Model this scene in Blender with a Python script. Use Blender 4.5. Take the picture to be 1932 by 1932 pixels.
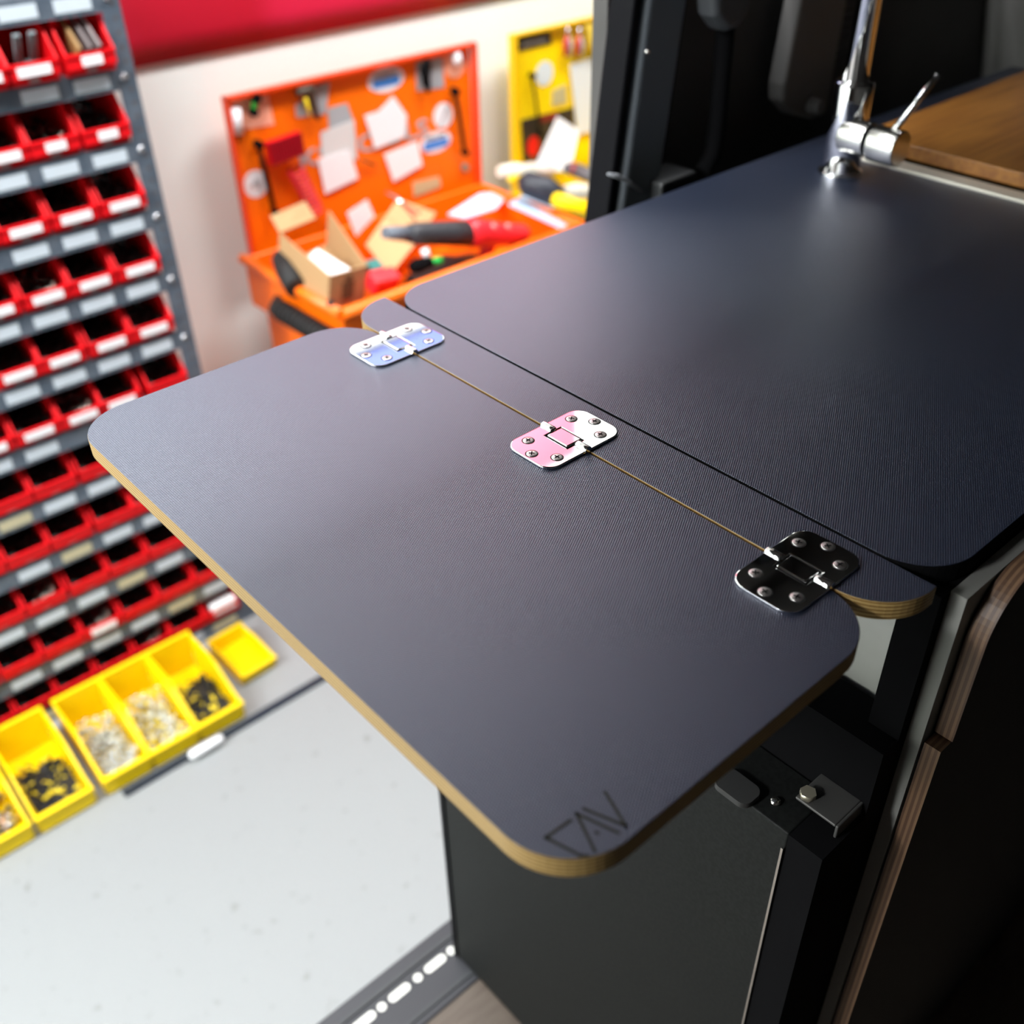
import bpy, bmesh, math, random
from mathutils import Vector, Matrix
random.seed(7)
S = bpy.context.scene
COL = S.collection
for o in list(bpy.data.objects): bpy.data.objects.remove(o)

# ------------------------------------------------------------------ camera
F = 1954.65
YAW, PITCH, ROLL = 0.714091392, 0.638253916, -0.022553504
CAM = Vector((0, 0, 1.93))
fw = Vector((math.sin(YAW)*math.cos(PITCH), math.cos(YAW)*math.cos(PITCH), -math.sin(PITCH)))
r0 = Vector((math.cos(YAW), -math.sin(YAW), 0)); u0 = r0.cross(fw)
RT = r0*math.cos(ROLL)+u0*math.sin(ROLL); UP = -r0*math.sin(ROLL)+u0*math.cos(ROLL)
cd = bpy.data.cameras.new('camera'); cam = bpy.data.objects.new('camera', cd); COL.objects.link(cam)
M = Matrix((RT, UP, -fw)).transposed().to_4x4(); M.translation = CAM
cam.matrix_world = M
cd.sensor_width = 36; cd.lens = F/1932*36; cd.clip_start = .02
cd.dof.use_dof = True; cd.dof.focus_distance = .78; cd.dof.aperture_fstop = 4.1
S.camera = cam
S.view_settings.view_transform = 'Standard'; S.view_settings.look = 'None'
S.view_settings.gamma = 1; S.view_settings.use_curve_mapping = False
S.view_settings.exposure = 0.95

# ------------------------------------------------------------------ world and light
w = bpy.data.worlds.new('world'); S.world = w; w.use_nodes = True
w.node_tree.nodes['Background'].inputs[0].default_value = (.8, .85, 1, 1)
w.node_tree.nodes['Background'].inputs[1].default_value = .02
def area(name, loc, sx, sy, power, col, rot=(0, 0, 0)):
    l = bpy.data.lights.new(name, 'AREA'); l.shape = 'RECTANGLE'; l.size = sx; l.size_y = sy
    l.energy = power; l.color = col
    o = bpy.data.objects.new(name, l); COL.objects.link(o); o.location = loc; o.rotation_euler = rot
    return o
PANELS = [(-2.0, 1.25, 70), (0.2, 1.25, 50), (2.3, 1.25, 50), (-3.6, 1.25, 150), (0.2, -.6, 90), (2.3, -.6, 100)]
for i, (x, y, p) in enumerate(PANELS):
    area('ceiling_panel_light', (x, y, 3.53), 1.2, .5, p, (.97, .985, 1))

# ------------------------------------------------------------------ helpers
def ray(x, y):
    return (RT*(x-966) - UP*(y-966) + fw*F).normalized()
def at(x, y, axis, val):
    "world point where the line of sight through a photo pixel meets a plane x/y/z = val"
    d = ray(x, y); return CAM + d*((val-CAM[axis])/d[axis])
def seen(p):
    v = Vector(p)-CAM; z = v.dot(fw)
    if z <= 0: return False
    px, py = 966+F*v.dot(RT)/z, 966-F*v.dot(UP)/z
    if not (-15 < px < 1947 and -15 < py < 1947): return False
    if p[2] < 1.49:
        t = (CAM.z-1.482)/(CAM.z-p[2]); q = CAM+v*t
        if .212 < q.x < .99 and .212 < q.y < .78: return False
    return True

MATS = {}
def mat(name, col, rough=.5, metal=0, **kw):
    if name in MATS: return MATS[name]
    m = bpy.data.materials.new(name); m.use_nodes = True; MATS[name] = m
    b = m.node_tree.nodes['Principled BSDF']
    b.inputs['Base Color'].default_value = (*col, 1); b.inputs['Roughness'].default_value = rough
    b.inputs['Metallic'].default_value = metal
    for k, v in kw.items(): b.inputs[k.replace('_', ' ')].default_value = v
    return m
def nodes(m): return m.node_tree.nodes, m.node_tree.links, m.node_tree.nodes['Principled BSDF']
def mnode(N, op, *v):
    n = N.new('ShaderNodeMath'); n.operation = op
    for i, a in enumerate(v):
        if isinstance(a, (int, float)): n.inputs[i].default_value = a
    return n
def noise_col(name, c1, c2, scale, rough=.6, metal=0, lo=.4, hi=.6, stretch=(1, 1, 1), bump=0, detail=4, **kw):
    m = mat(name, c1, rough, metal, **kw); N, L, b = nodes(m)
    tc = N.new('ShaderNodeTexCoord'); mp = N.new('ShaderNodeMapping'); mp.inputs['Scale'].default_value = stretch
    nz = N.new('ShaderNodeTexNoise'); nz.inputs['Scale'].default_value = scale; nz.inputs['Detail'].default_value = detail
    cr = N.new('ShaderNodeValToRGB'); cr.color_ramp.elements[0].position = lo; cr.color_ramp.elements[1].position = hi
    cr.color_ramp.elements[0].color = (*c1, 1); cr.color_ramp.elements[1].color = (*c2, 1)
    L.new(tc.outputs['Object'], mp.inputs[0]); L.new(mp.outputs[0], nz.inputs[0]); L.new(nz.outputs[0], cr.inputs[0])
    L.new(cr.outputs[0], b.inputs['Base Color'])
    if bump:
        bp = N.new('ShaderNodeBump'); bp.inputs['Strength'].default_value = bump; bp.inputs['Distance'].default_value = .001
        L.new(nz.outputs[0], bp.inputs['Height']); L.new(bp.outputs[0], b.inputs['Normal'])
    return m

# dark laminate with a fine hexagonal emboss
lam = mat('dark_embossed_laminate', (.011, .016, .033), .34)
N, L, b = nodes(lam); b.inputs['IOR'].default_value = 2.3; b.inputs['Specular Tint'].default_value = (.80, .83, 1, 1)
tc = N.new('ShaderNodeTexCoord'); sp = N.new('ShaderNodeSeparateXYZ'); L.new(tc.outputs['Object'], sp.inputs[0])
K = 2*math.pi/.0016
terms = []
for ax, ay in ((1, 0), (-.5, .866), (-.5, -.866)):
    a = mnode(N, 'MULTIPLY', 0, ax*K); L.new(sp.outputs[0], a.inputs[0])
    c = mnode(N, 'MULTIPLY', 0, ay*K); L.new(sp.outputs[1], c.inputs[0])
    s = mnode(N, 'ADD'); L.new(a.outputs[0], s.inputs[0]); L.new(c.outputs[0], s.inputs[1])
    q = mnode(N, 'COSINE'); L.new(s.outputs[0], q.inputs[0]); terms.append(q)
s1 = mnode(N, 'ADD'); L.new(terms[0].outputs[0], s1.inputs[0]); L.new(terms[1].outputs[0], s1.inputs[1])
s2 = mnode(N, 'ADD'); L.new(s1.outputs[0], s2.inputs[0]); L.new(terms[2].outputs[0], s2.inputs[1])
bp = N.new('ShaderNodeBump'); bp.inputs['Strength'].default_value = .75; bp.inputs['Distance'].default_value = .00006
L.new(s2.outputs[0], bp.inputs['Height']); L.new(bp.outputs[0], b.inputs['Normal'])

def ply(name, light, dark, glue):
    m = mat(name, light, .5); N, L, b = nodes(m)
    tc = N.new('ShaderNodeTexCoord'); sp = N.new('ShaderNodeSeparateXYZ'); L.new(tc.outputs['Object'], sp.inputs[0])
    return m, N, L, b, sp
def ply_mat(name, light, dark, axis='Z', period=.0030):
    m, N, L, b, sp = ply(name, light, dark, None)
    a = mnode(N, 'DIVIDE', 0, period); L.new(sp.outputs[axis], a.inputs[0])
    fr = mnode(N, 'FRACT'); L.new(a.outputs[0], fr.inputs[0])
    cr = N.new('ShaderNodeValToRGB'); e = cr.color_ramp.elements
    e[0].position = 0; e[0].color = (*dark, 1); e[1].position = .46; e[1].color = (*dark, 1)
    for p, c in ((.54, light), (.92, light)):
        x = e.new(p); x.color = (*c, 1)
    x = e.new(1.0); x.color = (*dark, 1)
    L.new(fr.outputs[0], cr.inputs[0])
    nz = N.new('ShaderNodeTexNoise'); nz.inputs['Scale'].default_value = 60
    mx = N.new('ShaderNodeMixRGB'); mx.blend_type = 'MULTIPLY'; mx.inputs[0].default_value = .35
    L.new(cr.outputs[0], mx.inputs[1]); L.new(nz.outputs[0], mx.inputs[2]); L.new(mx.outputs[0], b.inputs['Base Color'])
    return m
plym = ply_mat('birch_plywood_edge', (.56, .39, .15), (.27, .15, .04))
plyy = ply_mat('drawer_plywood_edge', (.19, .11, .06), (.10, .052, .03), 'Y', .0045)
chrome = mat('polished_chrome', (.92, .92, .93), .04, 1)
steel = mat('brushed_steel', (.62, .61, .58), .22, 1)
screwm = mat('screw_steel', (.66, .63, .63), .35, 1)
black = mat('matt_black', (.004, .004, .0045), .9, Specular_IOR_Level=.05)
blackg = mat('gloss_black', (.004, .004, .005), .5, Specular_IOR_Level=.06)
darkpl = mat('dark_grey_plastic', (.035, .038, .042), .55)
rubber = mat('black_rubber', (.006, .006, .006), .7)
red = mat('red_plastic', (.72, .003, .008), .5, Specular_IOR_Level=.3)
yellow = mat('yellow_plastic', (.86, .60, .0), .4, Specular_IOR_Level=.3)
rackm = noise_col('blue_grey_rack_steel', (.10, .13, .17), (.14, .17, .21), 30, .4, .3)
holem = mat('hole_dark', (.10, .09, .095), .6)
bolt = mat('zinc_bolt', (.9, .92, .95), .25, .9)
paper = mat('white_paper', (.82, .82, .84), .7)
paperg = mat('shelf_label_paper', (.55, .62, .68), .55)
orange = mat('orange_paint', (.95, .155, .0), .38)
wallm = noise_col('cream_wall_paint', (.82, .845, .80), (.84, .865, .82), 2, .75)
floorm = noise_col('pale_grey_floor', (.18, .185, .18), (.235, .247, .25), 26, .6, lo=.27, hi=.36, detail=3)
kraft = mat('kraft_cardboard', (.42, .26, .12), .8)
clearw = mat('off_white_plastic', (.7, .7, .66), .5)

def link(name, bm, m, parent=None, label=None, loc=None, rot=None, smooth=False):
    me = bpy.data.meshes.new(name)
    if parent is not None and loc is None:
        bm.transform(root_matrix(parent).inverted())
    bmesh.ops.recalc_face_normals(bm, faces=bm.faces)
    bm.to_mesh(me); bm.free()
    for x in (m if isinstance(m, (list, tuple)) else [m]): me.materials.append(x)
    if smooth:
        for p in me.polygons: p.use_smooth = True
    o = bpy.data.objects.new(name, me); COL.objects.link(o)
    if parent is not None: o.parent = parent
    if loc is not None: o.location = loc
    if rot is not None: o.rotation_euler = rot
    if label: o['label'] = label
    return o
def root_matrix(o):
    m = Matrix.LocRotScale(o.location, o.rotation_euler, o.scale)
    return root_matrix(o.parent) @ m if o.parent else m
def tag(o, label, cat, group=None, kind=None):
    o['label'] = label; o['category'] = cat
    if group: o['group'] = group
    if kind: o['kind'] = kind
    return o
def thing(name, label, cat, loc=(0, 0, 0), rot=(0, 0, 0), group=None):
    o = bpy.data.objects.new(name, None); COL.objects.link(o); o.location = loc; o.rotation_euler = rot
    o.empty_display_size = .05
    return tag(o, label, cat, group)
def struct(name, bm, m):
    o = link(name, bm, m); o['kind'] = 'structure'; return o
def box(bm, x0, x1, y0, y1, z0, z1, mi=0):
    vs = [bm.verts.new(p) for p in ((x0, y0, z0), (x1, y0, z0), (x1, y1, z0), (x0, y1, z0), (x0, y0, z1), (x1, y0, z1), (x1, y1, z1), (x0, y1, z1))]
    fs = [bm.faces.new([vs[i] for i in f]) for f in ((3, 2, 1, 0), (4, 5, 6, 7), (0, 1, 5, 4), (1, 2, 6, 5), (2, 3, 7, 6), (3, 0, 4, 7))]
    for f in fs: f.material_index = mi
    return vs
def obox(bm, c, ax, ay, az, hx, hy, hz, mi=0):
    "oriented box"
    vs = box(bm, -hx, hx, -hy, hy, -hz, hz, mi)
    m = Matrix((Vector(ax).normalized(), Vector(ay).normalized(), Vector(az).normalized())).transposed()
    for v in vs: v.co = Vector(c) + m @ v.co
    return vs
def prism(bm, pts, axis, a0, a1, mi=0, side=None, cap=None):
    "pts 2-D outline in the two other axes, extruded along axis"
    def mk(p, a):
        if axis == 2: return (p[0], p[1], a)
        if axis == 1: return (p[0], a, p[1])
        return (a, p[0], p[1])
    lo = [bm.verts.new(mk(p, a0)) for p in pts]; hi = [bm.verts.new(mk(p, a1)) for p in pts]
    f1 = bm.faces.new(lo[::-1]); f2 = bm.faces.new(hi)
    f1.material_index = f2.material_index = mi if cap is None else cap
    n = len(pts)
    for i in range(n):
        f = bm.faces.new((lo[i], lo[(i+1) % n], hi[(i+1) % n], hi[i])); f.material_index = mi if side is None else side
    return lo+hi
def rr(x0, x1, y0, y1, r, n=10):
    "rounded rectangle outline, r one radius or four (x0y0, x1y0, x1y1, x0y1)"
    if not isinstance(r, (list, tuple)): r = [r]*4
    out = []
    for (cx, cy, sx, sy, a0), q in zip(((x0, y0, 1, 1, 180), (x1, y0, -1, 1, 270), (x1, y1, -1, -1, 0), (x0, y1, 1, -1, 90)), r):
        if q <= 0: out.append((cx, cy)); continue
        for i in range(n+1):
            a = math.radians(a0+90*i/n)
            out.append((cx+sx*q+q*math.cos(a), cy+sy*q+q*math.sin(a)))
    return out
def cyl(bm, p0, p1, r0_, r1_=None, n=24, mi=0, caps=True):
    p0, p1 = Vector(p0), Vector(p1); r1_ = r0_ if r1_ is None else r1_
    d = (p1-p0).normalized(); a = d.orthogonal().normalized(); c = d.cross(a)
    A = [bm.verts.new(p0+(a*math.cos(t)+c*math.sin(t))*r0_) for t in [2*math.pi*i/n for i in range(n)]]
    B = [bm.verts.new(p1+(a*math.cos(t)+c*math.sin(t))*r1_) for t in [2*math.pi*i/n for i in range(n)]]
    for i in range(n):
        f = bm.faces.new((A[i], A[(i+1) % n], B[(i+1) % n], B[i])); f.smooth = True; f.material_index = mi
    if caps:
        for q in (A[::-1], B):
            f = bm.faces.new(q); f.material_index = mi
    return A+B
def tube(bm, pts, r, n=10, mi=0):
    pts = [Vector(p) for p in pts]; rings = []
    a = None
    for i, p in enumerate(pts):
        d = (pts[min(i+1, len(pts)-1)]-pts[max(i-1, 0)]).normalized()
        a = d.orthogonal().normalized() if a is None else (a-d*a.dot(d)).normalized()
        c = d.cross(a); q = r[i] if isinstance(r, (list, tuple)) else r
        rings.append([bm.verts.new(p+(a*math.cos(t)+c*math.sin(t))*q) for t in [2*math.pi*k/n for k in range(n)]])
    for A, B in zip(rings, rings[1:]):
        for k in range(n):
            f = bm.faces.new((A[k], A[(k+1) % n], B[(k+1) % n], B[k])); f.smooth = True; f.material_index = mi
    for q in (rings[0][::-1], rings[-1]):
        f = bm.faces.new(q); f.material_index = mi
def lathe(bm, prof, c=(0, 0, 0), n=32, mi=0):
    "prof list of (radius, z)"
    rings = []
    for r, z in prof:
        rings.append([bm.verts.new((c[0]+r*math.cos(t), c[1]+r*math.sin(t), c[2]+z)) for t in [2*math.pi*k/n for k in range(n)]])
    for A, B in zip(rings, rings[1:]):
        for k in range(n):
            f = bm.faces.new((A[k], A[(k+1) % n], B[(k+1) % n], B[k])); f.smooth = True; f.material_index = mi
    for q in (rings[0][::-1], rings[-1]):
        f = bm.faces.new(q); f.material_index = mi
def bevel(o, wd, seg=3, ang=35):
    m = o.modifiers.new('bevel', 'BEVEL'); m.width = wd; m.segments = seg; m.limit_method = 'ANGLE'; m.angle_limit = math.radians(ang)
    return o
B = bmesh.new
def plate(name, pix, Y, m, th=.002, parent=None, z=None):
    "a flat sheet whose outline is given at its true plane y = Y (or z)"
    bm = B(); pts = [at(x, y, 1, Y) if z is None else at(x, y, 2, z) for x, y in pix]
    if z is None: prism(bm, [(p.x, p.z) for p in pts], 1, Y, Y+th)
    else: prism(bm, [(p.x, p.y) for p in pts], 2, z-th, z)
    return link(name, bm, m, parent)
def text(name, s, size, m, parent=None, loc=(0, 0, 0), rot=(math.pi/2, 0, 0), ext=.0006, sx=1, bold=0):
    c = bpy.data.curves.new(name, 'FONT'); c.body = s; c.size = size; c.extrude = ext; c.offset = bold; c.align_x = 'CENTER'; c.align_y = 'CENTER'
    t = bpy.data.objects.new('tmp', c); COL.objects.link(t)
    me = bpy.data.meshes.new_from_object(t.evaluated_get(bpy.context.evaluated_depsgraph_get()))
    bpy.data.objects.remove(t)
    bm = B(); bm.from_mesh(me)
    bm.transform(Matrix.LocRotScale(Vector(loc), Matrix.Rotation(rot[0], 3, 'X').to_euler() if len(rot) else None, Vector((sx, 1, 1))))
    return link(name, bm, m, parent)

# ------------------------------------------------------------------ workshop shell
WY = 2.36
bm = B(); box(bm, -5, 7, .95, WY+.2, -.15, 0); box(bm, -5, 7, -4, .95, -.15, 0); struct('floor', bm, floorm)
bm = B(); box(bm, -5, 7, WY, WY+.15, 0, 3.6); struct('wall_back', bm, wallm)
bm = B(); box(bm, -5.15, -5, -4, WY+.15, 0, 3.6); struct('wall_left', bm, wallm)
bm = B(); box(bm, 7, 7.15, -4, WY+.15, 0, 3.6); struct('wall_right', bm, wallm)
bm = B(); box(bm, -5, 7, -4.15, -4, 0, 3.6); struct('wall_front', bm, wallm)
bm = B(); box(bm, -5.15, 7.15, -4.15, WY+.15, 3.6, 3.7); struct('ceiling', bm, mat('white_ceiling', (.8, .8, .78), .8))
for x, y, p in PANELS:
    bm = B(); box(bm, x-.62, x+.62, y-.27, y+.27, 3.55, 3.6)
    tag(link('ceiling_light', bm, mat('lamp_housing', (.8, .8, .8), .5)), {-2.0: 'white ceiling light panel left of the van door opening', -3.6: 'white ceiling light panel nearest the left workshop wall', 0.2: 'white ceiling light panel in front of the parts rack', 2.3: 'white ceiling light panel in front of the tool trolleys'}[x]+(', over the aisle' if y > 0 else ', above the van roof'), 'ceiling light', 'ceiling lights in the workshop')

# ------------------------------------------------------------------ countertop, strip, flap
T = 1.49
def slab(name, outline, z0, z1, side, label, cat, pr=None):
    bm = B(); prism(bm, outline, 2, z0, z1, side=1, cap=0)
    o = link(name, bm, [lam, side]); tag(o, label, cat)
    bevel(o, .0006, 2); return o
slab('folding_flap', rr(.2045, .4826, .2035, .7862, .045, 14), T-.015, T, plym,
     'dark textured folding table flap with pale plywood edges hinged to the counter', 'table flap')
slab('counter_edge_strip', rr(.4848, .5348, .2015, .8030, [.045, .0, .0, .045], 14), T-.015, T, plym,
     'narrow dark counter strip with rounded ends between flap and main worktop', 'counter strip')
CT = rr(.5368, 1.222, .2015, .8030, [.045, 0, 0, .045], 14)
i = CT.index((1.222, .8030)); CT[i:i+1] = [(1.222, .7535), (1.80, .7535), (1.80, .8030)]
slab('countertop', CT, T-.015, T+.0004, black,
     'large dark textured worktop panel behind the hinged strip, with the tap on it', 'countertop')
# engraved mark on the flap
mk = mat('engraved_mark', (.012, .011, .008), .8)
def engr(pairs, wd):
    bm = B()
    for (x0, y0), (x1, y1) in pairs:
        a, c = at(x0, y0, 2, T), at(x1, y1, 2, T); d = (c-a); m = (a+c)/2
        obox(bm, (m.x, m.y, T+.00005), d, Vector((0, 0, 1)).cross(d), (0, 0, 1), d.length/2+wd/2, wd/2, .00012)
    return bm
c0 = lambda x, y: (900+x/3.864, 1380+y/3.864)
pairs = [(c0(680, 650), c0(500, 775)), (c0(500, 775), c0(755, 905)), (c0(755, 905), c0(805, 908)),
         (c0(860, 875), c0(725, 600)), (c0(725, 600), c0(1030, 740)), (c0(780, 565), c0(1085, 690)), (c0(1085, 690), c0(935, 445)), (c0(870, 738), c0(880, 742))]
o = link('engraved_logo', engr(pairs, .0019), mk, bpy.data.objects['folding_flap']); o['label'] = 'dark angular engraved lettering'

# ------------------------------------------------------------------ hinges
def make_hinge(label, cx, cy):
    t = thing('flap_hinge', label, 'hinge', (cx, cy, T), group='chrome hinges joining the flap')
    hx, hy, th, nt = .0410, .0257, .0022, .0130
    for s in (-1, 1):
        bm = B()
        out = rr(.0016, hx, -hy, hy, [0, .0125, .0125, 0], 8)
        inner = [(.0016, hy), (.0016, nt), (.0092, nt), (.0092, -nt), (.0016, -nt), (.0016, -hy)]
        arc = [p for p in out if p[0] > .0016+1e-6]
        prism(bm, [(x*s, y) for x, y in arc+inner], 2, .0002, th)
        bevel(link('leaf', bm, chrome, t, loc=(0, 0, 0)), .0009, 3, 30)
    for y0, y1 in ((-hy, -nt-.0006), (nt+.0006, hy)):
        bm = B(); cyl(bm, (.0012, y0, .0016), (.0012, y1, .0016), .0036, n=28)
        bevel(link('knuckle', bm, chrome, t, loc=(0, 0, 0)), .0004, 2)
    bm = B(); box(bm, -.0080, .0076, -nt+.0016, nt-.0016, .0004, .0031)
    bevel(link('centre_knuckle', bm, chrome, t, loc=(0, 0, 0)), .0010, 3)
    bm = B(); box(bm, -.0092, .0092, -nt, nt, .00015, .0004); link('pin_recess', bm, rubber, t, loc=(0, 0, 0))
    for s in (-1, 1):
        for x, y in ((.0235, .0163), (.0342, .0006), (.0235, -.0163)):
            bm = B(); lathe(bm, [(.0044, 0), (.0044, .0003), (.0040, .0005), (.0002, .00065)], n=32)
            sc = link('screw', bm, screwm, t, loc=(x*s, y, th), rot=(0, 0, random.uniform(0, 1.5)))
            bm = B(); box(bm, -.0023, .0023, -.00045, .00045, .0004, .00085); box(bm, -.00045, .00045, -.0023, .0023, .0004, .00085)
            link('cross_recess', bm, black, sc, loc=(0, 0, 0))
            bm = B()
            prism(bm, [(.0052*math.cos(a), .0052*math.sin(a)) for a in [2*math.pi*i/32 for i in range(32)]], 2, -.0001, .00012); link('countersink', bm, rubber, sc, loc=(0, 0, 0))
    return t
make_hinge('chrome hinge furthest from the camera, at the far end of the flap', .4818, .7105)
make_hinge('middle chrome hinge of the flap, reflecting pink and white', .4816, .4910)
make_hinge('chrome hinge nearest the rounded near corner of the counter, reflecting dark', .4816, .2712)

# ------------------------------------------------------------------ tap
t = thing('kitchen_tap', 'tall chrome mixer tap standing on the dark worktop', 'tap', (1.157, .697, T))
bm = B(); lathe(bm, [(.027, 0), (.027, .006), (.0235, .008)]); bevel(link('base_ring', bm, chrome, t, loc=(0, 0, 0)), .001)
bm = B(); lathe(bm, [(.0232, .006), (.0232, .108), (.0215, .112)]); link('tap_body', bm, chrome, t, loc=(0, 0, 0))
bm = B(); pts = [(0, 0, .108), (0, 0, .42)]+[(0-.11*(1-math.cos(a)), 0-.0*a, .42+.11*math.sin(a)) for a in [math.pi*i/14 for i in range(1, 15)]]+[(-.22, 0, .36)]
tube(bm, pts, .0150, 24); link('spout', bm, chrome, t, loc=(0, 0, 0))
bm = B(); lathe(bm, [(.0180, .110), (.0180, .1135)]); link('spout_collar', bm, chrome, t, loc=(0, 0, 0))
bm = B(); cyl(bm, (-.010, -.004, .053), (-.010, -.040, .053), .0200, n=36); bevel(link('valve_housing', bm, steel, t, loc=(0, 0, 0)), .002)
bm = B(); cyl(bm, (-.012, -.0405, .052), (-.012, -.0445, .052), .0185, n=36); link('valve_gap', bm, black, t, loc=(0, 0, 0))
bm = B(); cyl(bm, (-.012, -.045, .052), (-.012, -.082, .052), .0205, n=36); hd = link('handle', bm, steel, t, loc=(0, 0, 0)); bevel(hd, .0015)
bm = B(); tube(bm, [(-.010, -.066, .068), (.006, -.078, .098), (.022, -.090, .130)], [.0042, .0040, .0038], 14); link('lever', bm, chrome, hd, loc=(0, 0, 0))

# ------------------------------------------------------------------ sink and board
t = thing('kitchen_sink', 'stainless steel sink with a bright rim right of the tap', 'sink', (1.5, .5, T))
bm = B()
for a in ((1.2225, 1.250, .2015, .7530), (1.78, 1.80, .2015, .7530), (1.25, 1.78, .2015, .24), (1.25, 1.78, .7455, .7530)): box(bm, *a, T-.004, T+.003)
bevel(link('sink_rim', bm, mat('satin_steel_rim', (.80, .77, .68), .5, .5), t), .0012)
bm = B()
box(bm, 1.25, 1.78, .24, .745, T-.16, T-.158)
for a in ((1.249, 1.251, .24, .745), (1.779, 1.781, .24, .745)): box(bm, *a, T-.16, T-.004)
for a in ((.239, .241), (.7435, .7455)): box(bm, 1.25, 1.78, *a, T-.16, T-.004)
link('basin', bm, steel, t)
bam = noise_col('bamboo', (.27, .10, .018), (.40, .165, .03), 9, .45, stretch=(1, 14, 14), lo=.35, hi=.65)
bm = B(); prism(bm, rr(1.258, 1.77, .235, .738, .012, 6), 2, T+.0035, T+.0215)
tag(bevel(link('cutting_board', bm, bam), .002), 'brown bamboo cutting board covering the sink', 'cutting board')

# ------------------------------------------------------------------ drawers, carcass, fridge
t = thing('kitchen_cabinet', 'dark van cabinet carrying the worktop, with pale edge strip beside the fridge', 'cabinet', (.9, .5, .51))
bm = B(); box(bm, .556, 1.8, .1885, .2000, .515, T-.0155); link('edge_panel', bm, mat('pale_grey_edge', (.20, .20, .185), .6), t, 'pale grey edge strip')
bm = B(); box(bm, .545, .60, .2005, .226, .515, T-.0155); link('front_post', bm, black, t)
bm = B(); box(bm, .575, .585, .2265, .80, .515, T-.0155)
lin = noise_col('pale_woven_panel', (.44, .44, .41), (.52, .52, .49), 8, .6)
link('side_panel', bm, lin, t, 'pale grey woven panel')
bm = B(); box(bm, .59, 1.8, .74, .80, .515, T-.0155); box(bm, 1.79, 1.8, .2005, .74, .515, T-.0155); link('back_panel', bm, black, t)
def front(name, x0, z0, z1, rtop, parent, y0, y1):
    bm = B(); n = 14
    prism(bm, [(x, z) for x, z in rr(x0, 1.15, z0, z1, [.0, 0, 0, rtop], n)], 1, y0, y1, side=1, cap=0)
    return link(name, bm, [mat('dark_front_laminate', (.012, .012, .013), .6), plyy], parent)
front('drawer_front', .570, 1.338, 1.478, .045, t, .1722, .1868)
front('lower_door', .558, .53, 1.335, 0, t, .1738, .1868)

fx = .470
t = thing('van_fridge', 'tall dark compressor fridge under the hinged flap, standing on the van floor', 'fridge', (fx+.03, .45, .517))
fr = noise_col('fridge_door_speckle', (.0045, .005, .0048), (.008, .009, .0085), 260, .65, Specular_IOR_Level=.2)
bm = B(); box(bm, fx+.0555, .5685, .2005, .690, .517, 1.335); link('fridge_body', bm, black, t)
bm = B(); box(bm, fx, fx+.055, .2305, .683, .520, 1.262); bevel(link('door_panel', bm, fr, t), .002)
bm = B(); box(bm, fx-.0015, fx+.055, .6835, .692, .517, 1.262); link('door_frame', bm, blackg, t)
bm = B(); box(bm, fx, fx+.055, .2005, .2303, .517, 1.262); link('door_frame', bm, black, t)
bm = B(); box(bm, fx-.0022, fx-.0003, .2315, .2335, .530, 1.245); link('trim_line', bm, steel, t, 'thin silver line')
bm = B(); box(bm, .492, .526, .207, .243, 1.274, 1.2765); box(bm, .492, .526, .2045, .207, 1.263, 1.2765); box(bm, .5235, .526, .207, .243, 1.263, 1.274)
br = bevel(link('hinge_bracket', bm, mat('dark_bracket_steel', (.09, .088, .085), .55, .5), t), .001)
bm = B(); cyl(bm, (.499, .237, 1.2767), (.499, .237, 1.282), .0065, n=6); link('bolt', bm, mat('brass_bolt', (.60, .55, .42), .35, .8), br)
bm = B(); lathe(bm, [(.0045, 0), (.0045, .001), (.0035, .0028), (.001, .0036)], (.487, .256, 1.2622), 20); link('screw', bm, steel, t)
bm = B(); prism(bm, rr(.462, .485, .266, .300, .008), 2, 1.2623, 1.268); link('door_latch', bm, mat('latch_grey', (.025, .025, .025), .6), t)

# ------------------------------------------------------------------ van body
vt = thing('camper_van', 'dark interior of the van around the side door opening', 'van', (.9, .9, .3))
vin = noise_col('van_dark_lining', (.045, .043, .041), (.065, .062, .058), 3, .75)
bm = B(); box(bm, -1.0, 4.0, -.95, .640, .44, .51); box(bm, 1.0, 4.0, .640, .90, .44, .51)
wood = noise_col('brown_plank_floor', (.075, .055, .043), (.115, .09, .07), 5, .55, stretch=(3, 22, 1), lo=.3, hi=.7)
link('wood_floor', bm, wood, vt, 'brown wooden van floor')
bm = B(); box(bm, -1.0, 4.0, -.95, .95, 2.45, 2.52); link('roof', bm, vin, vt)
bm = B(); box(bm, -1.0, 4.0, -1.0, -.95, .44, 2.52); link('rear_side_wall', bm, vin, vt)
bm = B(); box(bm, 3.95, 4.0, -.95, .95, .44, 2.45); link('bulkhead', bm, vin, vt)
bm = B(); box(bm, -1.05, -1.0, -1.0, .40, .44, 2.52); link('light_blocking_wall', bm, vin, vt)  # unseen partition, stopped short so light from the left enters only at one corner
bm = B(); box(bm, -1.0, 1.5, .86, .95, 2.40, 2.45); link('door_header', bm, vin, vt)
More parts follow.
